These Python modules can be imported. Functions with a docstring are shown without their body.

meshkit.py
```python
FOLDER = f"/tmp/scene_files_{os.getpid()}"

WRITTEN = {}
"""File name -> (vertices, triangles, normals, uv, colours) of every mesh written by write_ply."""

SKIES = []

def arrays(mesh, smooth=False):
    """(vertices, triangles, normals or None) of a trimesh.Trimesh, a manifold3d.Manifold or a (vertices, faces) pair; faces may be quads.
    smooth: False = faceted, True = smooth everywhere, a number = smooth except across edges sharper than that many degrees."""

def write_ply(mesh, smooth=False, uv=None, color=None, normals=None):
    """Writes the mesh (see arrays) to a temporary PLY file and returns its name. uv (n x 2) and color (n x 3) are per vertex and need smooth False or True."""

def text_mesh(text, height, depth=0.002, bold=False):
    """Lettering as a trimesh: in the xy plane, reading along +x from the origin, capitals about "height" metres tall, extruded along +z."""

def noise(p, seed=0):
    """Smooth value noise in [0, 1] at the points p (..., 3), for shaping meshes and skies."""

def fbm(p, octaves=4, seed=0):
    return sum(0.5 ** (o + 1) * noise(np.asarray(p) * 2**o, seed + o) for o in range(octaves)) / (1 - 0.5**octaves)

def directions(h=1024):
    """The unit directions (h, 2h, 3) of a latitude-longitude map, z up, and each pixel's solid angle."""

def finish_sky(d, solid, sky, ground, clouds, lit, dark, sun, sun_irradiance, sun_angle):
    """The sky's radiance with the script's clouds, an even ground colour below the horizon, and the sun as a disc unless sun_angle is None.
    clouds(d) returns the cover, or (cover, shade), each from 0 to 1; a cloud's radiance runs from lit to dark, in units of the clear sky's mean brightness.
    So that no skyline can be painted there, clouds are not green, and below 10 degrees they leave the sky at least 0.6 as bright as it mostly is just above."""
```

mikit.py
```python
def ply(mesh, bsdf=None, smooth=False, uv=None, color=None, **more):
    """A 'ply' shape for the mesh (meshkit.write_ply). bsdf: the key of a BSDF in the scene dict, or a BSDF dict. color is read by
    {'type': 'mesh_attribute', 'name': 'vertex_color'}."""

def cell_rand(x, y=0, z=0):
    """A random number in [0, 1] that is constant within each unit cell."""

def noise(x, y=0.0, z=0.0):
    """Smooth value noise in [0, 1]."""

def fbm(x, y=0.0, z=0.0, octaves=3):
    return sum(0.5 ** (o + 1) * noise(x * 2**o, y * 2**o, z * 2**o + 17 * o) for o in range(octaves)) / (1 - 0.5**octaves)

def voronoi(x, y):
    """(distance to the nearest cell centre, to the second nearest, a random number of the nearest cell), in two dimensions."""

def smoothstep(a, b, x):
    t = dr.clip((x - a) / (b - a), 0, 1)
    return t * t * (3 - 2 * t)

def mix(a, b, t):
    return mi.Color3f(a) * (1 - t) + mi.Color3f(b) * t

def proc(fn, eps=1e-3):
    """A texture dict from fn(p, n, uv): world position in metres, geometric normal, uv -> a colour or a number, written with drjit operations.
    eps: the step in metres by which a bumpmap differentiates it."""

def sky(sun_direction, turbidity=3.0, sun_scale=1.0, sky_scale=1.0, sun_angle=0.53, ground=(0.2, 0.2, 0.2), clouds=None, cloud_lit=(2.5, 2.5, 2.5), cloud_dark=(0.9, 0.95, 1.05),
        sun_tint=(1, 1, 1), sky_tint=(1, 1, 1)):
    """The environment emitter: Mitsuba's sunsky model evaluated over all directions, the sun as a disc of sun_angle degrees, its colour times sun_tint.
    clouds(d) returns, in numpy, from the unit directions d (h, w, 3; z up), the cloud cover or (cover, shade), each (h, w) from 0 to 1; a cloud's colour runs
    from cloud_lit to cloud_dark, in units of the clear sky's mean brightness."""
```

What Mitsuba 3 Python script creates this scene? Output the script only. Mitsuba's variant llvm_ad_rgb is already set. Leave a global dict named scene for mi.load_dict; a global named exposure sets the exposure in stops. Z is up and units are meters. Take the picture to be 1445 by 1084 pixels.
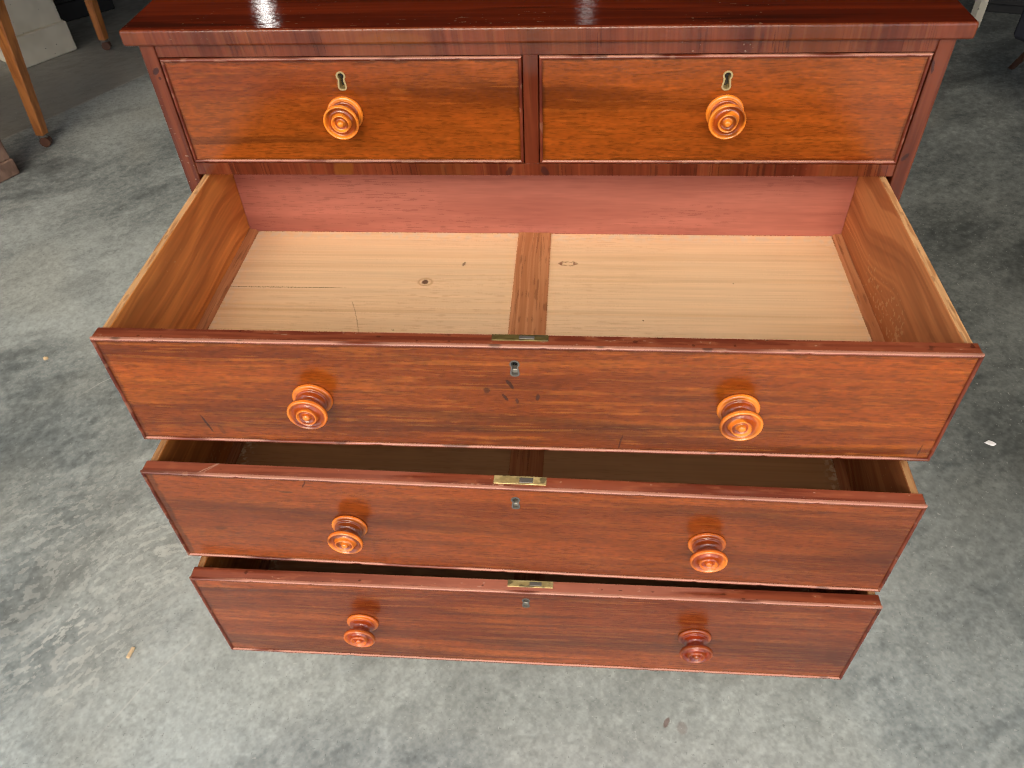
import math, random, numpy as np, trimesh, manifold3d as m3, mitsuba as mi, drjit as dr, mikit, meshkit
from mikit import proc, noise, fbm, voronoi, cell_rand, smoothstep, mix
T = mi.ScalarTransform4f
rng = np.random.default_rng(7)
scene, labels = {}, {}

# ------------------------------------------------------------------ camera, sky, lamps, exposure
EYE = np.array([0.05233, -1.02056, 1.37430])
FWD = np.array([-0.06936298, 0.70894084, -0.70184875])
UP = np.array([-0.02154135, 0.7023148, 0.71154051])
scene['camera'] = {'type': 'perspective', 'fov': 2 * math.degrees(math.atan(722.5 / 1111.227)), 'fov_axis': 'x',
                   'near_clip': 0.05, 'far_clip': 400.0,
                   'to_world': T().look_at(origin=EYE.tolist(), target=(EYE + FWD).tolist(), up=UP.tolist())}
scene['sky'] = mikit.sky([-0.10, -0.78, 0.66], turbidity=3, sun_scale=0.2, sun_angle=40, clouds=lambda d: 1.0,
                         cloud_lit=(1.92, 2.0, 2.08), cloud_dark=(1.4, 1.42, 1.46))
exposure = 3.22


# ------------------------------------------------------------------ helpers
def add(key, mesh, bsdf, smooth=False, uv=None, **kw):
    base, n = key, 0
    while key in scene:
        n += 1
        key = f'{base}_{n:03d}'
    scene[key] = mikit.ply(mesh, bsdf, smooth=smooth, uv=uv)
    if kw:
        labels[key] = kw
    return key


def tag(key, label, category=None, group=None, kind=None):
    labels[key] = {k: v for k, v in dict(label=label, category=category, group=group, kind=kind).items() if v}


def tri(m):
    if hasattr(m, 'to_mesh'):
        q = m.to_mesh()
        return trimesh.Trimesh(np.array(q.vert_properties[:, :3]), np.array(q.tri_verts), process=False)
    return m


def box(x0, x1, y0, y1, z0, z1, b=0.001):
    """a board with chamfered edges"""
    lo, hi = np.array([x0, y0, z0], float), np.array([x1, y1, z1], float)
    b = min(b, 0.45 * (hi - lo).min())
    pts = []
    for i in range(8):
        s = np.array([(i >> k) & 1 for k in range(3)])
        c = np.where(s, hi, lo)
        inw = np.where(s, -b, b)
        for ax in range(3):
            q = c + inw
            q[ax] = c[ax]
            pts.append(q)
    return tri(m3.Manifold.hull_points(np.array(pts)))


def cat(ms):
    return trimesh.util.concatenate([tri(m) for m in ms])


def moved(mesh, M):
    m = tri(mesh).copy()
    m.apply_transform(M)
    return m


def lathe(profile, n=48):
    """profile of (radius, t) revolved about t; the axis then points to -y, t=0 at the plane y=0"""
    pr = np.array(profile, float)
    a = np.arange(n) * 2 * np.pi / n
    v = np.stack([pr[:, None, 0] * np.cos(a), np.repeat(-pr[:, 1:], n, 1), pr[:, None, 0] * np.sin(a)], -1).reshape(-1, 3)
    f = []
    for i in range(len(pr) - 1):
        for j in range(n):
            k = (j + 1) % n
            f += [[i * n + j, i * n + k, (i + 1) * n + k], [i * n + j, (i + 1) * n + k, (i + 1) * n + j]]
    m = trimesh.Trimesh(v, np.array(f), process=False)
    m.merge_vertices(digits_vertex=7)
    m.update_faces(m.nondegenerate_faces())
    m.fix_normals()
    return m


def rmat(a, x, y, z=0.0):
    c, s = math.cos(a), math.sin(a)
    return np.array([[c, -s, 0, x], [s, c, 0, y], [0, 0, 1, z], [0, 0, 0, 1.0]])


# ------------------------------------------------------------------ measured sizes (metres; the chest front is the plane y = 0)
H = 0.5                                   # half the width of the drawer openings
HW = 0.5225
ZTOP, TTH, OVX = 1.0, 0.0215, 0.018
ZA1, ZA0, XM0, XM1 = 0.9606, 0.8086, -0.0153, 0.0072
DRAWER = {                                # z top, z bottom, pulled out by, yaw, shift
    'C': (0.7876, 0.6112, 0.3695, -0.0013, -0.0013),
    'D': (0.5796, 0.3827, 0.4070, -0.0169, -0.0066),
    'E': (0.3641, 0.1412, 0.4276, -0.0029, -0.0011)}
FT, DL, ZB, BX = 0.0219, 0.4464, 0.0258, 0.0134
CD = 0.505                                # carcass depth


# ------------------------------------------------------------------ materials
def grain(u, v, w, seed=0.0, freq=1.0):
    """wood running along u, seen across v: (broad streaks, fine streaks, dark pores, ripple)"""
    warp = 0.020 * (fbm(u * 2.2 + seed, v * 5 + seed, w * 5, 2) - 0.5) + 0.004 * (noise(u * 9 + seed, v * 25, w * 20) - 0.5)
    vv = v + warp
    broad = fbm(u * 1.6 + 3 * seed, vv * 34 * freq, w * 20 + seed, 3)
    fine = fbm(u * 7 + seed, vv * 190 * freq, w * 60 + seed, 2)
    pores = smoothstep(0.66, 0.86, noise(u * 55 + seed, vv * 620, w * 200)) * smoothstep(0.35, 0.7, fbm(u * 6 + 5 * seed, vv * 40, seed, 2))
    ripple = noise(u * 42 + 8 * (vv * 9) + seed, vv * 14, w * 10)
    return broad, fine, pores, ripple


def spots(c, a, b, marks, col):
    """stains with a place of their own: (a, b, radius along a, along b, slant, strength)"""
    t = mi.Float(0)
    ja = a + 0.0012 * (noise(a * 400, b * 400) - 0.5)
    for x, z, rx, rz, sl, k in marks:
        d = dr.square((ja - x - sl * (b - z)) / rx) + dr.square((b - z) / rz)
        t = dr.maximum(t, k * (1 - smoothstep(0.45, 1.15, d)))
    return mix(c, col, t)


FRONT_MARKS = [(-0.0420, 0.7157, .0042, .0050, 0, .55), (-0.0140, 0.7262, .0030, .0085, -.45, .75), (-0.0206, 0.7045, .0024, .0068, -.5, .7),
               (-0.0064, 0.6989, .0022, .0045, -.1, .6), (0.0182, 0.7058, .0026, .0066, .1, .65), (-0.4059, 0.6433, .0018, .017, -.25, .75),
               (-0.39, 0.6330, .004, .010, -.2, .3), (0.1205, 0.63, .0010, .0150, .15, .6), (0.4813, 0.629, .0010, .0120, 0, .55),
               (-0.4330, 0.4570, .010, .004, .6, .3), (-.317, .548, .011, .0022, 0, .5), (-.2885, .566, .0012, .008, .5, .6), (-.30, .435, .012, .003, .5, .4)]
ZLINES = [ZA1, ZA0] + [z for k in 'CDE' for z in DRAWER[k][:2]]


def front_wood(p, n, uv):
    x, y, z = p.x, p.y, p.z
    br, fi, po, ri = grain(x, z, y * 0.2, 1.3)
    big = fbm(x * 1.1 + 4, z * 9 + 2, 0, 3)
    c = mix((.60, .170, .030), (.320, .068, .014), smoothstep(.30, .74, br * .55 + big * .45))
    c = mix(c, (.74, .28, .050), smoothstep(.50, .76, fi) * .35)
    c = mix(c, (.70, .27, .040), smoothstep(.80, .815, z) * smoothstep(.45, .70, big) * .55)
    c = mix(c, (.150, .032, .011), smoothstep(.54, .80, fbm(x * 1.5 + 9, z * 21 + x * 1.2, 3, 3)) * .56)
    c = mix(c, (.120, .030, .014), smoothstep(.60, .78, fbm(x * 2.6 + 31, z * 75 - x * 2.0, 5, 3)) * smoothstep(.40, .60, fbm(x * 1.3 + 3, z * 12, 8, 2)) * .42)
    # short fine pores all over, and a faint cross ripple
    v = z + .004 * (noise(x * 9 + 2, z * 25, 1) - .5)
    fl = noise(x * 75, v * 540, 4) * .6 + noise(x * 160 + 9, v * 700, 9) * .4
    c = mix(c, (.12, .026, .010), smoothstep(.50, .76, fl) * .27)
    c = mix(c, (.82, .34, .065), smoothstep(.58, .84, noise(x * 22, v * 420, 6) * .7 + noise(x * 60, v * 200, 3) * .3) * (.30 - .14 * (1 - smoothstep(.57, .6, z))))
    c = c * (.83 + .24 * noise(x * 190, v * 620, 2) + .10 * ri)
    # lower drawers are tinted browner and pinker
    low = 1 - smoothstep(.575, .60, z)
    last = 1 - smoothstep(.365, .380, z)
    c = c * mix(mix((.87, .80, .60), (.84, .68, .58), smoothstep(.79, .81, z)), mix((.76, .68, .74), (.84, .77, .96), last), low)
    # polish grime that gathered along the beads, in broken smears
    edge = mi.Float(1)
    for q in ZLINES:
        edge = dr.minimum(edge, dr.abs(z - q))
    edge = dr.minimum(edge, dr.abs(dr.abs(x) - H))
    edge = dr.minimum(edge, dr.select(z > .79, dr.minimum(dr.abs(x - XM0), dr.abs(x - XM1)), 1.0))
    c = c * (1 - .38 * (1 - smoothstep(.0045, .0085, edge + .006 * (fbm(x * 70, z * 70, 1, 3) - .5))))
    c = spots(c, x, z, FRONT_MARKS, (.05, .018, .010))
    # upper edge of the board: plainer, redder, rubbed wood
    t = smoothstep(.75, .95, n.z)
    rub = fbm(x * 45 + z * 7, y * 160, z * 11, 3)
    e = mix((.50, .155, .075), (.34, .085, .042), smoothstep(.35, .65, fbm(x * 6 + z * 30, y * 160, 2, 3)))
    e = mix(e, (.60, .23, .11), smoothstep(.54, .74, rub) * .6)
    e = mix(e, (.70, .34, .24), (1 - smoothstep(.57, .60, z)) * smoothstep(.36, .60, fbm(x * 5 + z * 9, y * 60, 3, 3)) * (.25 + .55 * smoothstep(.45, .1, dr.abs(x - .08))))
    e = mix(e, (.80, .66, .52), smoothstep(.80, .86, noise(x * 210, y * 420, z * 20) * .6 + rub * .5) * .55)
    e = mix(e, (.80, .60, .42), smoothstep(.60, .72, noise(x * 260, y * 300, 3)) * smoothstep(.045, .02, dr.abs(x + .04)) * smoothstep(.004, .0, dr.abs(y + .402)) * smoothstep(.60, .585, z) * smoothstep(.5, .56, z))
    e = mix(e, (.78, .62, .50), smoothstep(.0016, .0006, dr.abs(x + .435 - 1.4 * (y + .40) + .0015 * noise(y * 900, 2, 1))) * smoothstep(.60, .585, z) * smoothstep(.5, .56, z) * .7)
    e = mix(e, (.78, .62, .50), smoothstep(.0014, .0005, dr.abs(x + .428 - 1.1 * (y + .40))) * smoothstep(.60, .585, z) * smoothstep(.5, .56, z) * .5)
    e = mix(e, (.05, .014, .010), smoothstep(.84, .90, noise(x * 110 + 9, y * 180, z * 20)) * .5)
    return mix(c, e, t)


def polish(p, n, uv):
    """the slight waviness and open pores of a hand-polished face (metres)"""
    return 0.00010 * fbm(p.x * 50, p.y * 50, p.z * 50, 2) + 0.00003 * noise(p.x * 160, p.y * 500, p.z * 500)


def cross_wood(p, n, uv):
    """rails, stiles and the edge of the top: veneer with its grain set upright"""
    x, y, z = p.x, p.y, p.z
    br, fi, po, ri = grain(z * .6 + y * .4, x + z * .06, y * .2, 4.7)
    patch = fbm(x * 14, z * 5, y * 4, 2)
    c = mix((.32, .080, .034), (.18, .036, .017), smoothstep(.30, .70, br * .6 + patch * .4))
    c = c * (.78 + .44 * fbm(x * 330 + z * 20, z * 14, y * 6, 2))
    c = mix(c, (.38, .115, .030), smoothstep(.60, .80, noise(x * 19 + 3, z * 9, y * 6)) * .35)
    c = mix(c, (.40, .15, .06), smoothstep(.55, .80, fi) * .35)
    c = mix(c, (.04, .012, .010), po * .5)
    # on the stiles: smooth red-brown, grain along z
    st = smoothstep(.4985, .5005, dr.abs(x)) * smoothstep(.02, -.01, z - .975)
    s2 = fbm(x * 150, z * 5, y * 3, 3)
    cs = mix((.31, .080, .034), (.19, .043, .020), smoothstep(.3, .7, s2))
    c = mix(c, cs, st)
    c = spots(c, x, z, [(-.5108, .9440, .0045, .0055, .5, .8), (-.5085, .9345, .0020, .0026, 0, .7), (.5045, .9440, .0022, .0100, -.2, .7),
                        (.5090, .8186, .0035, .0065, .5, .7), (-.0367, .7945, .0052, .0090, .3, .6), (.0145, .7950, .0060, .0090, -.3, .6)], (.060, .026, .030))
    c = spots(c, x, z, [(-.2798, .797, .016, .022, .2, .6), (-.18, .985, .05, .010, .0, .35)], (.42, .15, .03))
    # specks of old paint and chips
    c = mix(c, (.62, .45, .34), smoothstep(.88, .93, noise(x * 260, y * 260, z * 260)) * smoothstep(.62, .8, noise(x * 9, z * 9, 4)) * .6)
    # the upper face of the top board: long dark red figure
    b2, f2, p2, r2 = grain(x, y, z, 8.1)
    tp = mix((.35, .050, .012), (.19, .025, .008), smoothstep(.32, .68, b2 * .7 + f2 * .3))
    tp = mix(tp, (.020, .006, .005), smoothstep(.62, .78, fbm(x * 3.5, y * 50, 5, 3)) * .55)
    tp = mix(tp, (.55, .38, .25), smoothstep(.90, .94, noise(x * 150, y * 260, 7)) * smoothstep(.6, .75, noise(x * 8, y * 9, 1)) * .5)
    return mix(c, tp, smoothstep(.85, .97, n.z) * smoothstep(.98, .99, z))


def top_wave(p, n, uv):
    """an old French-polished board: gentle hollows, fine rubbing marks"""
    return 0.00010 * fbm(p.x * 80, p.y * 130, 1, 3) + 0.000012 * noise(p.x * 240 + p.y * 160, p.y * 420, 3)


def bead_wood(p, n, uv):
    k = fbm(p.x * 12 + 40 * p.z, p.y * 60, p.z * 9, 3)
    c = mix((.34, .080, .036), (.20, .036, .018), smoothstep(.3, .7, k))
    # sky highlight along the upper side of each bead, put into the colour
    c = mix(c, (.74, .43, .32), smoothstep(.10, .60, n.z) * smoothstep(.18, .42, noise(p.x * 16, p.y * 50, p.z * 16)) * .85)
    c = mix(c, (.62, .36, .24), smoothstep(.72, .84, noise(p.x * 90, p.y * 90, p.z * 90)) * .35)
    return mix(c, (.08, .02, .012), smoothstep(.80, .88, noise(p.x * 34 + 5, p.y * 60, p.z * 34)) * .5)


def side_wood(p, n, uv):
    """oiled drawer sides, the grain running front to back; worn pale along the upper edge"""
    x, y, z = p.x, p.y, p.z
    s = dr.select(x > 0, 3.0, 11.0)
    arch = z + .075 * (noise(y * 5.5 + s, z * 7, s) - .5) + .02 * (fbm(y * 9 + s, z * 14, s, 2) - .5)
    ring = noise(arch * 95, s, 2) * .55 + noise(arch * 230, y * 2, s) * .45
    fine = fbm(y * 14, z * 330, s, 2)
    c = mix((.56, .235, .078), (.40, .140, .042), smoothstep(.38, .68, ring) * .85)
    c = mix(c, (.28, .085, .025), smoothstep(.52, .76, fbm(y * 3.2 + s, arch * 30, s, 3)) * .55)
    c = c * (.84 + .32 * fine)
    c = c * mix((1.16, 1.03, .70), (.94, .88, .92), smoothstep(-.2, .2, x))  # left boards lighter, right ones darker: uneven side light put into the colour
    c = mix(c, (.68, .48, .27), smoothstep(.83, .88, noise(y * 240, z * 260, s) * .55 + fbm(y * 6 + s, z * 12, 1, 2) * .55) * .30)
    t = smoothstep(.75, .95, n.z)
    e = mix((.62, .36, .17), (.44, .21, .085), smoothstep(.35, .68, fbm(y * 24, x * 260, s, 3)))
    e = mix(e, (.20, .08, .03), smoothstep(.72, .82, noise(y * 70, x * 260, z)) * .45)
    return mix(c, e, t) * mix((.60, .52, .46), (1, 1, 1), smoothstep(.56, .61, z))  # sides of the lower drawers darkened, their inside shade painted in


PINE_MARKS = [(-.1694, -.0555, .0056, .0062, 0, .9), (-.114, -.008, .0026, .0060, .2, .7), (.0395, -.0040, .0026, .0045, .2, .7), (.0600, -.0035, .0022, .0048, -.1, .6),
              (.16, -.14, .0016, .0016, 0, .7), (-.20, -.17, .0022, .0016, 0, .6), (.30, -.05, .0015, .0015, 0, .6)]


def pine(p, n, uv):
    x, y = p.x, p.y + .0005 * p.z
    kx, ky = x + .169, y + .0555
    k = dr.exp(-(dr.square(kx / .035) + dr.square(ky / .014)))
    kx2, ky2 = x - .05, y + .004
    k2 = dr.exp(-(dr.square(kx2 / .05) + dr.square(ky2 / .010)))
    v = y + .006 * k * dr.select(ky > 0, 1.0, -1.0) + .004 * k2 * dr.select(ky2 > 0, 1.0, -1.0) + .014 * (fbm(x * 1.7 + 5, y * 4, p.z, 2) - .5)
    late = noise(x * 1.2, v * 110, 2) * .6 + noise(x * 2, v * 260, 5) * .4
    fine = fbm(x * 8, v * 420, 3, 2)
    c = mix((.78, .530, .305), (.65, .395, .185), smoothstep(.48, .80, late) * .80)
    c = mix(c, (.80, .575, .36), smoothstep(.40, .66, fbm(x * 2.5, y * 5, 6, 3)) * .55)
    c = c * (.90 + .20 * fine)
    dash = smoothstep(.66, .86, noise(x * 60, v * 640, 8)) * smoothstep(.35, .66, fbm(x * 3, y * 9, 2, 2))
    c = mix(c, (.55, .33, .17), dash * .35)
    c = spots(c, x, y, PINE_MARKS, (.10, .040, .020))
    rim = dr.abs(dr.sqrt(dr.square(kx / .0105) + dr.square(ky / .0085)) - 1)
    c = mix(c, (.42, .20, .07), (1 - smoothstep(.0, .35, rim)) * .5)
    rim2 = dr.abs(dr.sqrt(dr.square(kx2 / .0125) + dr.square(ky2 / .0052)) - 1 + .5 * (noise(x * 220, y * 300, 1) - .5))
    c = mix(c, (.30, .13, .055), (1 - smoothstep(.0, .30, rim2)) * .75)
    # a drying crack, and a long curved scratch
    crack = (1 - smoothstep(.0004, .0011, dr.abs(y + .0740 + .004 * (noise(x * 11, 3, 1) - .5)))) * (1 - smoothstep(-.30, -.26, x + .02))
    c = mix(c, (.20, .10, .04), crack * .8)
    scr = (1 - smoothstep(.0003, .0011, dr.abs(x + .262 + .36 * (y + .135) + 1.2 * dr.square(y + .135)))) * smoothstep(.042, .036, dr.abs(y + .145))
    c = mix(c, (.34, .20, .10), scr * .55)
    # lower drawers: boards browned, the shade inside put into their colour
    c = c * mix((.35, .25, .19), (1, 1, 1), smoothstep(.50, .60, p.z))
    # dust left at the back and along the slips
    dust = (1 - smoothstep(.0, .030, .0770 - y)) + (1 - smoothstep(.0, .03, .474 - dr.abs(x))) * .6
    c = mix(c, (.66, .58, .46), dr.clip(dust, 0, 1) * smoothstep(.46, .70, fbm(x * 170, y * 170, 4, 3)) * .55)
    return c


def muntin_wood(p, n, uv):
    x, y = p.x, p.y
    f = fbm(x * 330 + 2 * noise(y * 9, x * 20, 1), y * 6, p.z, 3)
    c = mix((.52, .235, .105), (.40, .155, .062), smoothstep(.3, .7, f))
    c = mix(c, (.17, .06, .025), smoothstep(.70, .85, noise(x * 520, y * 34, 2)) * .5)
    return c * mix((.52, .42, .38), (1, 1, 1), smoothstep(.50, .60, p.z))  # darker in the lower drawers, standing in for the shade there


def pink_wash(p, n, uv):
    """the back board of a drawer, stained with a pink-red wash"""
    x, y, z = p.x, p.y, p.z
    br = fbm(x * 2.2, z * 28, 2, 3)
    c = mix((.42, .142, .104), (.34, .106, .077), smoothstep(.3, .7, br))
    pore = smoothstep(.70, .82, noise(x * 70, z * 700, 3)) * smoothstep(.42, .66, fbm(x * 4, z * 14, 5, 2))
    c = mix(c, (.19, .055, .040), pore * .38)
    c = mix(c, (.22, .080, .040), smoothstep(.05, .0, dr.abs(x + .475)) * .0)
    return c * (.90 + .2 * fbm(x * 30, z * 380, 7, 2))


def knob_wood(p, n, uv):
    """turned mahogany, grooves painted red and rims amber to strengthen the relief (uv.y runs along the turned profile)"""
    k = fbm(p.x * 30, p.y * 36, p.z * 30, 3)
    own = cell_rand(dr.floor(p.x * 2.0), 1, dr.floor(p.z * 5.2)) * .7
    own = dr.select(p.z < .34, dr.select(p.x > 0, .96, .78), own)      # the two lowest knobs are redder
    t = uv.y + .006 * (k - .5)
    worn = mi.Float(0)  # weight of the amber painted on the raised rims
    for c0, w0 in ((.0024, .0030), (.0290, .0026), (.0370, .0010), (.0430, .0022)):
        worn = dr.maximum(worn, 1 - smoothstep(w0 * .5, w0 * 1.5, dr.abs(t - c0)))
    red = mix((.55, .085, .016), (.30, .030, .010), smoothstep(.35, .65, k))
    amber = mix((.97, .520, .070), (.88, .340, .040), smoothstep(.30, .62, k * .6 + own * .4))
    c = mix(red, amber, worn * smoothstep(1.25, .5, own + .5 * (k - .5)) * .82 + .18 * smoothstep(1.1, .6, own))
    return c * (.90 + .20 * fbm(p.x * 120, p.y * 120, p.z * 120, 2))


def brass_col(p, n, uv):
    k = fbm(p.x * 90, p.y * 140, p.z * 90, 3)
    c = mix((.66, .52, .24), (.45, .34, .14), smoothstep(.35, .66, k))
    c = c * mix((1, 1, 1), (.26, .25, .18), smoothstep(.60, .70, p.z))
    return mix(c, (.09, .075, .045), smoothstep(.58, .70, noise(p.x * 120, p.y * 200, p.z * 120)) * .7 + (1 - smoothstep(-.36, -.345, p.y)) * 0)


def joint_side(x, y):
    """signed distance (m) past the saw-cut joint of the slab"""
    ax, ay = -2.089, 1.656
    dx, dy = .4855, .8742
    return -(x - ax) * dy + (y - ay) * dx


def blob(x, y, cx, cy, r, k=.6):
    d = dr.sqrt(dr.square(x - cx) + dr.square(y - cy))
    return 1 - smoothstep(r * (1 - k), r * (1 + k), d + r * .9 * (fbm(x * 6, y * 6, cx, 3) - .5))


def concrete(p, n, uv):
    x, y = p.x, p.y
    wx = x + .10 * (fbm(x * 3, y * 3, 1, 2) - .5)
    wy = y + .10 * (fbm(x * 3, y * 3, 7, 2) - .5)
    big = fbm(wx * 1.5, wy * 1.5, 3, 4)
    a = wx * .80 + wy * .60            # trowel direction
    b = -wx * .60 + wy * .80
    mid = fbm(a * 5, b * 12, 5, 4)
    sm = fbm(a * 32, b * 58, 2, 3)
    grit = fbm(x * 190, y * 190, 1, 2)
    v = .52 * big + .32 * mid + .16 * sm
    c = mix((.125, .145, .150), (.425, .468, .462), smoothstep(.26, .74, v + .16 * (fbm(x * 75, y * 75, 6, 3) - .5)))
    c = mix(c, (.41, .425, .39), smoothstep(.50, .68, fbm(wx * 2.6 + 3, wy * 2.6, 9, 3)) * .40)
    c = c * (.74 + .36 * grit + .16 * noise(x * 95, y * 95, 4))
    # pale laitance: thin torn flakes with hard edges, thicker in a few places
    flake = smoothstep(.56, .62, fbm(a * 62 + .3 * mid, b * 120, 4, 4))
    where = dr.maximum(blob(x, y, -.86, -.36, .10), dr.maximum(.8 * blob(x, y, -.72, -.10, .13), .55 * blob(x, y, -.92, -.20, .25)))
    c = mix(c, (.66, .67, .63), flake * dr.clip(where + .04 * smoothstep(.5, .65, big), 0, 1) * .5)
    # darker trowel burns
    c = mix(c, (.085, .09, .092), smoothstep(.60, .78, fbm(a * 3.2 + 8, b * 7.5, 6, 4)) * .22)
    # right-hand part: darkened floor, stain and shade both put into the colour
    right_dark = smoothstep(.66, 1.05, x + .25 * (big - .5) + .15 * (mid - .5) - .18 * (y - .4)) * smoothstep(-.75, .25, y + .35 * (mid - .5))
    right_dark = right_dark * (1 - .6 * smoothstep(.9, 1.7, y))
    c = c * mix((1, 1, 1), (.40, .395, .385), right_dark)
    # second pour beyond the saw cut, smoother and browner
    s = joint_side(x, y)
    c = mix(c, mix((.22, .215, .19), (.32, .315, .285), smoothstep(.3, .7, big * .7 + sm * .3)), smoothstep(-.004, .004, s + .006 * (sm - .5)) * .85)
    line = 1 - smoothstep(.002, .007, dr.abs(s + .012 * (mid - .5)))
    c = mix(c, (.42, .41, .38), line * .75 * smoothstep(.35, .5, sm))
    # hair cracks and scuffs
    h1 = dr.abs(x + 1.06 - .9 * (y - .42) + .05 * (mid - .5))
    c = mix(c, (.62, .63, .60), (1 - smoothstep(.0008, .003, h1)) * smoothstep(.15, .05, dr.abs(y - .42)) * .6)
    h2 = dr.abs(x + .72 - .62 * (y + .47) + .03 * (mid - .5))
    c = mix(c, (.58, .58, .55), (1 - smoothstep(.0006, .002, h2)) * smoothstep(.13, .06, dr.abs(y + .42)) * .45)
    # pin holes and pale grit
    c = mix(c, (.05, .05, .05), smoothstep(.93, .97, noise(x * 260, y * 260, 3)) * .35)
    c = mix(c, (.72, .71, .68), smoothstep(.94, .97, noise(x * 230 + 7, y * 230, 8)) * .25)
    c = spots(c, x, y, [(.236, -.452, .005, .010, .4, .6), (.262, -.46, .010, .012, 0, .3)], (.14, .055, .040))
    return c


def concrete_bump(p, n, uv):
    a = p.x * .80 + p.y * .60
    b = -p.x * .60 + p.y * .80
    return .0012 * fbm(a * 30, b * 56, 2, 3) + .0009 * fbm(p.x * 150, p.y * 150, 1, 2)


def plain(col, rough, metal=0.0, spec=0.5):
    return {'type': 'twosided', 'b': {'type': 'principled', 'base_color': {'type': 'rgb', 'value': list(col)}, 'roughness': rough, 'metallic': metal, 'specular': spec}}


def lacquer(fn, alpha, bump=None, scale=1.0, eps=6e-4, ior=1.5):
    b = {'type': 'roughplastic', 'distribution': 'beckmann', 'alpha': alpha, 'int_ior': ior, 'nonlinear': True, 'diffuse_reflectance': proc(fn)}
    if bump:
        b = {'type': 'bumpmap', 'tex': proc(bump, eps), 'scale': scale, 'b': b}
    return {'type': 'twosided', 'b': b}


def matte(fn, rough=.6, bump=None, spec=.4, metal=0.0, eps=8e-4):
    b = {'type': 'principled', 'base_color': proc(fn), 'roughness': rough, 'specular': spec, 'metallic': metal}
    if bump:
        b = {'type': 'bumpmap', 'tex': proc(bump, eps), 'scale': 1.0, 'b': b}
    return {'type': 'twosided', 'b': b}


def old_paint(p, n, uv):
    k = fbm(p.x * 14, p.y * 14, p.z * 9, 3)
    c = mix((.74, .69, .575), (.64, .59, .48), smoothstep(.3, .7, k))
    return mix(c, (.16, .12, .09), smoothstep(.92, .95, noise(p.x * 70, p.y * 70, p.z * 60)) * .8)


def leg_wood(p, n, uv):
    k = fbm(p.x * 90, p.y * 90, p.z * 7, 3)
    return mix((.74, .36, .11), (.56, .23, .065), smoothstep(.3, .7, k))


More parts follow.
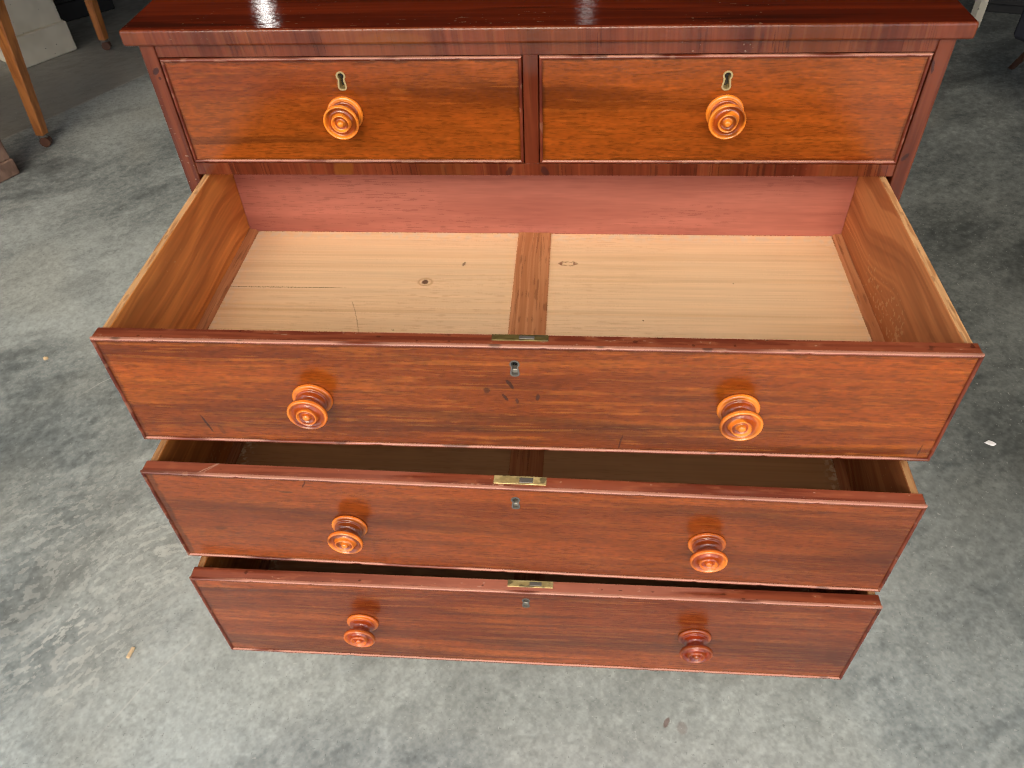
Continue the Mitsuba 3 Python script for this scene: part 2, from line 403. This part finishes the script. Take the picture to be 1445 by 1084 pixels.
def grey_wood(p, n, uv):
    k = fbm(p.x * 40, p.y * 40, p.z * 16, 3)
    return mix((.25, .155, .115), (.135, .078, .058), smoothstep(.3, .7, k)) * (.85 + .3 * fbm(p.x * 200, p.y * 200, p.z * 80, 2))


scene['front_wood'] = lacquer(front_wood, .06, polish, ior=1.55)
scene['cross_wood'] = lacquer(cross_wood, .014, top_wave)
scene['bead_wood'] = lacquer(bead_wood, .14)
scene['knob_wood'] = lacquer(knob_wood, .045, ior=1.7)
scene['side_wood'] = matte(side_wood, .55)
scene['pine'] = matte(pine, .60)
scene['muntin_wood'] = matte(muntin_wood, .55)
scene['pink_wash'] = matte(pink_wash, .62)
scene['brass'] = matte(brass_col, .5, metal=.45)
scene['steel'] = plain((.17, .155, .135), .55, .5)
scene['bright_steel'] = plain((.27, .25, .22), .5, .5)
scene['pale_brass'] = plain((.66, .52, .26), .40, .75)
scene['black_iron'] = plain((.012, .012, .013), .6)
scene['raw_wood'] = plain((.20, .10, .05), .8)
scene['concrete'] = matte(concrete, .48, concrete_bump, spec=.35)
scene['old_paint'] = matte(old_paint, .5)
scene['leg_wood'] = lacquer(leg_wood, .22)
scene['grey_wood'] = matte(grey_wood, .7)
scene['black_plastic'] = plain((.010, .010, .011), .5)
scene['blue_black_cloth'] = plain((.012, .014, .024), .85)
scene['brown_leg'] = plain((.10, .042, .026), .4)
scene['shed_paint'] = plain((.085, .083, .08), .9)
scene['white_chip'] = plain((.80, .80, .83), .7)
scene['tan_chip'] = plain((.62, .46, .28), .8)
scene['lamp_metal'] = plain((.30, .30, .30), .5)

# ------------------------------------------------------------------ setting: slab, and an unseen shed shaped to dim daylight towards the back
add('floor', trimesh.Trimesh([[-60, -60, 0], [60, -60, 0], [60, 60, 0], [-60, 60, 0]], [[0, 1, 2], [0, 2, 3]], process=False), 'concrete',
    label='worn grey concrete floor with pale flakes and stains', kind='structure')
SX0, SX1, SY0, SY1, SZ = -5.0, 3.4, -1.2, 5.6, 2.75
add('ceiling', box(SX0, SX1, SY0, SY1, SZ, SZ + .15), 'shed_paint', label='unseen shed ceiling above the chest, shaped to dim the daylight', kind='structure')
add('back_wall', box(SX0, SX1, SY1, SY1 + .15, 0.004, SZ), 'shed_paint', label='grey back wall of the unseen shed', kind='structure')
add('side_wall', box(SX0 - .15, SX0, SY0, SY1, 0.004, SZ), 'shed_paint', label='grey left wall of the unseen shed', kind='structure')
add('side_wall', box(SX1, SX1 + .15, SY0, SY1, 0.004, SZ), 'shed_paint', label='grey right wall of the unseen shed', kind='structure')


def lamp(x, y, z, w, h, ly):
    key = 'hanging_lamp' if 'hanging_lamp__shade' not in scene else 'hanging_lamp_001'
    tag(key, ('left' if x < -1 else 'middle') + ' hanging lamp under the ceiling at the back, seen only as a glint', 'lamp', 'lamps reflected in the chest top')
    sh = trimesh.creation.cone(radius=w * 1.15, height=.10, sections=24)
    sh.apply_translation([x, y, z + h / 2 + .002])
    add(key + '__shade', sh, 'lamp_metal')
    cord = trimesh.creation.cylinder(radius=.006, segment=[[x, y, z + h / 2 + .10], [x, y, SZ]], sections=8)
    add(key + '__cord', cord, 'black_plastic')
    g = trimesh.creation.capsule(height=h - 2 * w * .5, radius=w * .5, count=[16, 12])
    g.apply_translation([x, y, z])
    g.apply_translation([0, 0, -g.bounds.mean(0)[2] + z])
    k = add(key + '__bulb', g, 'white_chip', smooth=True)
    scene[k]['emitter'] = {'type': 'area', 'radiance': {'type': 'rgb', 'value': [ly, ly * .97, ly * .92]}}


lamp(-1.80, 3.80, 2.30, .028, .18, 2.4)
lamp(0.121, 3.90, 2.37, .018, .035, 2.2)

# ------------------------------------------------------------------ chest of drawers: carcass
C = 'chest_of_drawers'
tag(C, 'mahogany chest of two short and three long drawers, the long drawers pulled open', 'chest of drawers')


def part(name, mesh, bsdf, smooth=False):
    return add(f'{C}__{name}', mesh, bsdf, smooth)


def top_board():
    """cross-section with a softly rounded front edge, swept along x with rounded ends"""
    x0, x1, y0, y1, z0, z1, r = -HW - OVX, HW + OVX, -.006, CD + .004, ZTOP - TTH, ZTOP, .0042
    balls = []
    for x in (x0 + r, x1 - r):
        for y in (y0 + r, y1 - r):
            for z in (z0 + r, z1 - r):
                balls.append(tri(m3.Manifold.sphere(r, 24)).vertices + [x, y, z])
    return tri(m3.Manifold.hull_points(np.vstack(balls)))


part('top_board', top_board(), 'cross_wood', 40)
g = .0015
part('top_rail', box(-H - g, H + g, .0005, .05, ZA1 + .0015, ZTOP - TTH - .0005, .0006), 'cross_wood')
part('front_rail', box(-H - g, H + g, .0008, .06, ZA0 - .0205, ZA0 - .0015, .0008), 'cross_wood')
part('front_rail', box(-H - g, H + g, .0008, .06, DRAWER['D'][0] + .002, DRAWER['C'][1] - .002, .0008), 'cross_wood')
part('front_rail', box(-H - g, H + g, .0008, .06, DRAWER['E'][0] + .0015, DRAWER['D'][1] - .0015, .0008), 'cross_wood')
part('base_rail', box(-H - g, H + g, .0008, .06, .100, DRAWER['E'][1] - .002, .0008), 'cross_wood')
part('drawer_divider', box(XM0 + .0012, XM1 - .0012, .0010, .30, ZA0 - .0013, ZA1 + .0013, .0006), 'cross_wood')
for s in (-1, 1):
    a, b = sorted((s * (H + g + .0003), s * HW))
    part('stile', box(a, b, 0, .045, .100, ZTOP - TTH - .0004, .0009), 'cross_wood')
    part('side_panel', box(a, b, .0455, CD - .012, .100, ZTOP - TTH - .0004, .0009), 'cross_wood')
part('back_panel', box(-HW, HW, CD - .0115, CD, .100, ZTOP - TTH - .0004), 'raw_wood')
for z in (ZA0 - .014, DRAWER['C'][1] - .024, DRAWER['D'][1] - .014):
    part('dust_board', box(-H - g, H + g, .0605, CD - .0125, z, z + .008), 'raw_wood')
foot = lathe([(0, 0), (.020, 0), (.024, .006), (.020, .014), (.030, .022), (.036, .045), (.032, .070), (.024, .080), (.026, .086), (.030, .0992), (0, .0992)], 32)
foot = moved(foot, trimesh.transformations.rotation_matrix(-math.pi / 2, [1, 0, 0]))
for sx in (-1, 1):
    for y in (.045, CD - .05):
        part('foot', moved(foot, rmat(0, sx * (HW - .045), y)), 'cross_wood', 40)


# ------------------------------------------------------------------ drawers
def keyhole(scale=1.0, grow=0.0):
    t = np.linspace(-.9, math.pi + .9, 20)
    top = np.stack([.0042 * np.cos(t), .0068 + .0042 * np.sin(t)], 1)
    low = [(-.0026, .0015), (-.0040, -.0080), (-.0030, -.0102), (0, -.0108), (.0030, -.0102), (.0040, -.0080), (.0026, .0015)]
    cs = m3.CrossSection([np.vstack([top, low]) * scale])
    return cs.offset(grow, m3.JoinType.Round) if grow else cs


def prism_y(cs, y0, y1, x, z):
    """2-D section (x, z) drawn out from y0 to y1"""
    m = tri(m3.Manifold.extrude(cs, y1 - y0))
    v = np.array(m.vertices)
    m.vertices = np.stack([v[:, 0] + x, y1 - v[:, 2], v[:, 1] + z], 1)
    return m


def to_manifold(m):
    return m3.Manifold(m3.Mesh(np.array(m.vertices, np.float32), np.array(m.faces, np.uint32)))


def bead(x0, x1, z0, z1, seed):
    """cock bead: a half-round strip mitred round the four edges, knocked a little with age"""
    w, d0 = .0046, .0215
    t = np.linspace(0, math.pi, 7)
    prof = [(0.0, .0046)] + [(w / 2 - w / 2 * math.cos(a), .0024 - .0024 * math.sin(a)) for a in t] + [(w, .0046)]
    prof = np.array(prof)                                   # (inwards, y)
    r = np.random.default_rng(seed)
    cs = [np.array([x0, z0]), np.array([x1, z0]), np.array([x1, z1]), np.array([x0, z1])]
    inn = [np.array([1, 1]), np.array([-1, 1]), np.array([-1, -1]), np.array([1, -1])]
    parts = []
    for i in range(4):
        A, B, ia, ib = cs[i], cs[(i + 1) % 4], inn[i], inn[(i + 1) % 4]
        L = np.linalg.norm(B - A)
        n = max(8, int(L / .006))
        s = np.linspace(0, 1, n)
        nrm = np.array([0, 1.0]) if i in (0, 2) else np.array([1.0, 0])
        wob = meshkit.fbm(np.stack([s * L * 30 + seed * 7 + i * 3, s * 0, s * 0], 1), 3) - .5
        chip = (meshkit.noise(np.stack([s * L * 55 + seed * 3 + i * 17, s * 0 + 5, s * 0], 1)) > .90) * .0009
        chip[[0, -1]] = 0
        v = []
        for k in range(n):
            P, I = A + (B - A) * s[k], ia + (ib - ia) * s[k]
            if i in (0, 2):
                I = np.array([I[0], ia[1]])
            else:
                I = np.array([ia[0], I[1]])
            for a_, y_ in prof:
                q = P + I * a_
                v.append([q[0], y_ + (wob[k] * .0007 + chip[k]) * (y_ < .004), q[1]])
        m = len(prof)
        f = []
        for k in range(n - 1):
            for j in range(m - 1):
                a_, b_ = k * m + j, k * m + j + 1
                f += [[a_, a_ + m, b_ + m], [a_, b_ + m, b_]]
        parts.append(trimesh.Trimesh(np.array(v), f, process=False))
    return cat(parts)


KNOB = [(0.0, -.004), (.0150, -.004), (.0240, .0002), (.0248, .0012), (.0249, .0026), (.0240, .0044), (.0222, .0053), (.0204, .0054), (.0196, .0062), (.0193, .0076),
        (.0182, .0084), (.0158, .0090), (.0134, .0106), (.0120, .0132), (.0118, .0158), (.0127, .0182), (.0152, .0199), (.0188, .0211), (.0220, .0228),
        (.0239, .0250), (.0245, .0275), (.0241, .0296), (.0232, .0308), (.0222, .0309), (.0212, .0300), (.0200, .0281), (.0186, .0269), (.0168, .0268), (.0150, .0279), (.0136, .0300),
        (.0127, .0328), (.0121, .0340), (.0115, .0344), (.0108, .0340), (.0098, .0320), (.0084, .0306), (.0068, .0302), (.0054, .0308), (.0047, .0324), (.0042, .0342), (.0030, .0354), (.0015, .0359), (.0, .0360)]
_k = np.array(KNOB)
_i = np.linspace(0, len(_k) - 1, 3 * len(_k) - 2)          # finer profile: Catmull-like smoothing through the turned points
KNOB_MESH = lathe(np.stack([np.maximum(np.interp(_i, np.arange(len(_k)), _k[:, c]), 0) for c in (0, 1)], 1), 64)
# along the profile: the axial distance up to the rim, beyond it the way in towards the centre
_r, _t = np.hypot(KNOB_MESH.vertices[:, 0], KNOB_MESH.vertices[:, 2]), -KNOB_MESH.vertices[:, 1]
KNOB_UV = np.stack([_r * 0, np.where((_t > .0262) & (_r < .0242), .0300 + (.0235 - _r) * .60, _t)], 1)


def drawer(key, x0, x1, z1, z0, M, knobs, hole, lock, seed, depth=DL, long=True):
    """one drawer: front with bead, keyhole and knobs, two sides, back, bottom boards"""
    def put(name, mesh, bsdf, smooth=False, uv=None):
        return add(f'{key}__{name}', moved(mesh, M), bsdf, smooth, uv)
    cut = keyhole(1.0, .0016 if long else .0022)
    front = to_manifold(box(x0 + .0005, x1 - .0005, .0026, FT, z0 + .0005, z1 - .0005, .0008)) - to_manifold(prism_y(cut, -.01, .016, hole[0], hole[1]))
    put('front_board', front, 'front_wood')
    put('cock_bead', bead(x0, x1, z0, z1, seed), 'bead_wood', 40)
    ring = keyhole(1.0, .0016 if long else .0022) - keyhole(1.0, 0)
    put('keyhole_escutcheon', prism_y(ring, .0016, .0140, hole[0], hole[1]), 'steel' if long else 'pale_brass')
    put('keyhole_back', cat([box(hole[0] - .012, hole[0] + .012, .0145, .0155, hole[1] - .016, hole[1] + .016, .0002),
                             moved(trimesh.creation.cylinder(radius=.0016, height=.009, sections=12), trimesh.transformations.translation_matrix([hole[0], .010, hole[1] + .0068]) @ trimesh.transformations.rotation_matrix(math.pi / 2, [1, 0, 0]))]), 'black_iron')
    if long:
        put('keyhole_cup', box(hole[0] - .0036, hole[0] + .0036, .0050, .0135, hole[1] - .0098, hole[1] - .0040, .0008), 'bright_steel')
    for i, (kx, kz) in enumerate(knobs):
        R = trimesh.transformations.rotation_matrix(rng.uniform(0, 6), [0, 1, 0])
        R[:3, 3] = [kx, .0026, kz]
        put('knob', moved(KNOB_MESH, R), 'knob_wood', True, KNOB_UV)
    if lock:
        lx0, lx1, ly0, ly1 = lock
        put('lock_plate', box(lx0, lx1, ly0, ly1, z1 - .006, z1 + .0005, .0006), 'brass')
        c = lx0 + (lx1 - lx0) * .615
        put('lock_bolt', box(c - .009, c + .009, ly0 + .0022, ly1 - .0022, z1 - .004, z1 + .0011, .0008), 'steel')
    ix0, ix1, zb, zs = x0 + BX, x1 - BX, z0 + ZB, z1 - .0037
    for s, (a, b) in enumerate(((x0 + .003, ix0), (ix1, x1 - .003))):
        k = put('side_board', box(a, b, FT + .0003, depth + .012, z0 + .004, zs, .0010), 'side_wood')
    put('back_board', box(ix0 + .0003, ix1 - .0003, depth, depth + .0115, zb + .0004, zs - .004, .0008), 'pink_wash')
    if long:
        m0, m1 = -.0315, .0220
        put('bottom_board', box(ix0 + .0004, m0 + .001, FT + .0004, depth + .011, zb - .007, zb, .0006), 'pine')
        put('bottom_board', box(m1 - .001, ix1 - .0004, FT + .0004, depth + .011, zb - .007, zb, .0006), 'pine')
        put('bottom_muntin', box(m0, m1, FT + .0005, depth - .0003, zb - .010, zb + .0042, .0012), 'muntin_wood')
        for s, (a, b) in enumerate(((ix0 + .0003, ix0 + .0145), (ix1 - .0145, ix1 - .0003))):
            e = [(a, zb - .004), (b, zb - .004), (b, zb + .0012), (b - .003, zb + .0050), (a, zb + .0062)] if s == 0 else \
                [(a, zb - .004), (b, zb - .004), (b, zb + .0062), (a + .003, zb + .0050), (a, zb + .0012)]
            put('bottom_slip', prism_y(m3.CrossSection([np.array(e)]), FT + .0006, depth - .0006, 0, 0), 'muntin_wood')
    else:
        put('bottom_board', box(ix0 + .0004, ix1 - .0004, FT + .0004, depth + .011, zb - .007, zb, .0006), 'pine')


I = np.eye(4)
A_M = rmat(0, 0, -.002)
names = []
for i, (x0, x1, kx, kz, hx, hz, a) in enumerate(((-H, XM0, -.2611, .8836, -.2583, .9291, 0), (XM1, H, .2550, .8840, .2518, .9270, 0))):
    key = f'{C}__short_drawer' + ('' if i == 0 else '_001')
    drawer(key, x0, x1, ZA1, ZA0, A_M, [(kx, kz)], (hx, hz), None, 3 + i, long=False)
    tag(key, ('left' if i == 0 else 'right') + ' short drawer, closed, with one turned knob below a brass keyhole')
KN = {'C': [(-.2550, .6955), (.2550, .6955)], 'D': [(-.2360, .4780), (.2495, .4780)], 'E': [(-.2560, .2545), (.2545, .2550)]}
KH = {'C': (-.0064, .7526), 'D': (-.0039, .5474), 'E': (.0005, .3332)}
LK = {'C': (-.0322, .0322, .0110, FT - .0006), 'D': (-.0320, .0355, .0080, FT - .0006), 'E': (-.0262, .0400, .0100, FT - .0006)}
LB = {'C': 'top long drawer, pulled far out, its pale pine bottom in view', 'D': 'middle long drawer, pulled out skewed, its inside in shade', 'E': 'lowest long drawer, pulled out under the others'}
for i, k in enumerate('CDE'):
    z1, z0, d, yaw, sh = DRAWER[k]
    key = f'{C}__long_drawer' + ('' if i == 0 else f'_{i:03d}')
    drawer(key, -H, H, z1, z0, rmat(yaw, sh, -d), KN[k], KH[k], LK[k], 10 + i)
    tag(key, LB[k])

# ------------------------------------------------------------------ things behind
def tapered(p0, p1, w0, w1, yaw=0.0):
    """square leg from p0 (foot) to p1 (top), w0 and w1 across"""
    c, s = math.cos(yaw), math.sin(yaw)
    pts = []
    for p, w in ((p0, w0), (p1, w1)):
        h, b = w / 2, w * .08
        for sx, sy in ((1, 1), (1, -1), (-1, -1), (-1, 1)):
            for ex, ey in ((sx * (h - b), sy * h), (sx * h, sy * (h - b))):
                pts.append([p[0] + c * ex - s * ey, p[1] + s * ex + c * ey, p[2]])
    return tri(m3.Manifold.hull_points(np.array(pts)))


t = 'side_table'
tag(t, 'light brown table with tapered legs on castors, cut by the left edge', 'table')
ty = math.atan2(-.166, .9)
legs = [((-1.905, 1.585), (.075, -.01)), ((-2.072, 2.485), (.02, .02)), ((-2.75, 2.35), (-.02, 0)), ((-2.60, 1.46), (-.02, 0))]
tops = []
for i, ((x, y), (lx, ly)) in enumerate(legs):
    add(f'{t}__leg', tapered((x, y, .046), (x + lx, y + ly, .66), .034, .052, ty), 'leg_wood')
    tops.append((x + lx, y + ly))
    cz = trimesh.creation.cylinder(radius=.0185, height=.026, sections=20)
    cz.apply_transform(trimesh.transformations.rotation_matrix(math.pi / 2, [1, .2, 0]))
    cz.apply_translation([x + .004, y - .004, .019])
    add(f'{t}__castor', cz, 'brown_leg', 40)
    cup = trimesh.creation.cylinder(radius=.0165, height=.030, sections=20)
    cup.apply_translation([x, y, .036])
    add(f'{t}__castor_cup', cup, 'steel', 40)
tt = np.array(tops)
cx, cy = tt.mean(0)
add(f'{t}__apron', moved(box(-.36, .36, -.44, .44, .58, .6595), rmat(ty, cx - .03, cy)), 'leg_wood')
add(f'{t}__tabletop', moved(box(-.40, .40, -.50, .50, .660, .685, .003), rmat(ty, cx - .03, cy)), 'leg_wood')

t = 'wooden_stand'
tag(t, 'weathered grey brown block leg of a stand at the left edge', 'stand')
yb = math.atan2(.072, .040)
base = np.array([-1.938 + .0, 1.305])
Mb = rmat(yb, -1.898, 1.377)
# local x runs along the seen face towards the far corner, y away to the left
add(f'{t}__foot', moved(box(-.135, 0, 0, .12, 0.001, .060, .004), Mb), 'grey_wood')
add(f'{t}__leg', moved(box(-.129, -.006, .006, .114, .0605, .52, .003), Mb), 'grey_wood')
add(f'{t}__shelf', moved(box(-.60, .02, -.02, .45, .5205, .55, .003), Mb), 'grey_wood')
add(f'{t}__leg', moved(box(-.58, -.46, .30, .42, .001, .52, .003), Mb), 'grey_wood')

t = 'white_pillar'
tag(t, 'cream painted square pillar with a plinth board behind the table leg', 'pillar')
a = math.atan2(2.483 - 2.275, -2.213 + 2.349)
Mp = rmat(a, -2.213, 2.483)
add(f'{t}__plinth', moved(box(-.27, 0, 0, .27, .001, .128, .004), Mp), 'old_paint')
add(f'{t}__shaft', moved(box(-.262, -.012, .012, .258, .1285, SZ - .002, .003), Mp), 'old_paint')

t = 'black_crate'
tag(t, 'black crate on the floor behind the pillar and table leg', 'crate')
a = math.atan2(2.907 - 2.825, -2.341 + 2.422)
Mc = rmat(a, -2.341, 2.907)
add(f'{t}__body', moved(box(-.42, .12, 0, .40, .001, .085, .004), Mc), 'black_plastic')
add(f'{t}__rim', moved(box(-.43, .13, -.01, .41, .0855, .105, .004), Mc), 'black_plastic')

t = 'cream_post'
tag(t, 'narrow cream painted post behind the right end of the chest top', 'post')
add(f'{t}__shaft', moved(box(-.018, .018, -.02, .02, .0, 1.1, .002), rmat(.2, 1.790, 2.65, .001)), 'old_paint')

t = 'dark_cabinet'
tag(t, 'black cabinet at the back right, cut by the upper edge', 'cabinet')
Mk = rmat(math.atan2(2.761 - 2.798, 2.048 - 1.925), 1.925, 2.80)
add(f'{t}__body', moved(box(-.06, .9, 0, .45, .04, .9, .004), Mk), 'black_plastic')
add(f'{t}__plinth', moved(box(-.05, .89, .02, .44, .001, .0395, .002), Mk), 'black_plastic')

t = 'upholstered_chair'
tag(t, 'dark blue chair with splayed brown legs, cut by the right edge', 'chair')
Ms = rmat(-math.radians(60), 1.455, 1.672, .33)
add(f'{t}__seat', moved(box(0, .42, 0, .40, .0, .13, .012), Ms), 'blue_black_cloth')
add(f'{t}__backrest', moved(box(.35, .42, .02, .38, .1305, .52, .02), Ms), 'blue_black_cloth')
for top, foot_ in (((1.66, 1.795), (1.790, 2.214)), ((1.62, 1.60), (1.68, 1.50)), ((1.86, 1.74), (2.10, 1.88)), ((1.78, 1.50), (1.86, 1.26))):
    add(f'{t}__leg', tapered((*foot_, .001), (*top, .329), .018, .030, .45), 'brown_leg')

# ------------------------------------------------------------------ litter on the floor
def flake(x, y, rx, ry, a, h, seed, n=11):
    r = np.random.default_rng(seed)
    an = np.sort(r.uniform(0, 2 * np.pi, n))
    rad = r.uniform(.65, 1.1, n)
    c, s = math.cos(a), math.sin(a)
    px, py = rx * rad * np.cos(an), ry * rad * np.sin(an)
    pts = []
    for z, k in ((.0005, 1.0), (h, .85)):
        pts += [[x + c * u * k - s * v * k, y + s * u * k + c * v * k, z + (.3 * h * r.random() if z > .001 else 0)] for u, v in zip(px, py)]
    return tri(m3.Manifold.hull_points(np.array(pts)))


tag(add('paint_flake', flake(1.006, .21, .016, .0075, -.35, .0022, 2), 'white_chip'), 'white paint flake on the floor right of the drawers', 'flake')
tag(add('wood_splinter', moved(box(-.0035, .0035, -.011, .011, .0005, .0045, .001), rmat(-.12, -.753, -.373)), 'tan_chip'), 'small tan splinter of wood on the floor at the lower left', 'splinter')
tag(add('crumb', flake(-1.323, .423, .007, .005, .2, .005, 5), 'tan_chip'), 'tan crumb on the floor near the left edge', 'crumb')
tag(add('grit', flake(1.073, 1.306, .006, .005, .2, .004, 6), 'white_chip'), 'white speck of grit on the floor right of the chest side', 'grit')
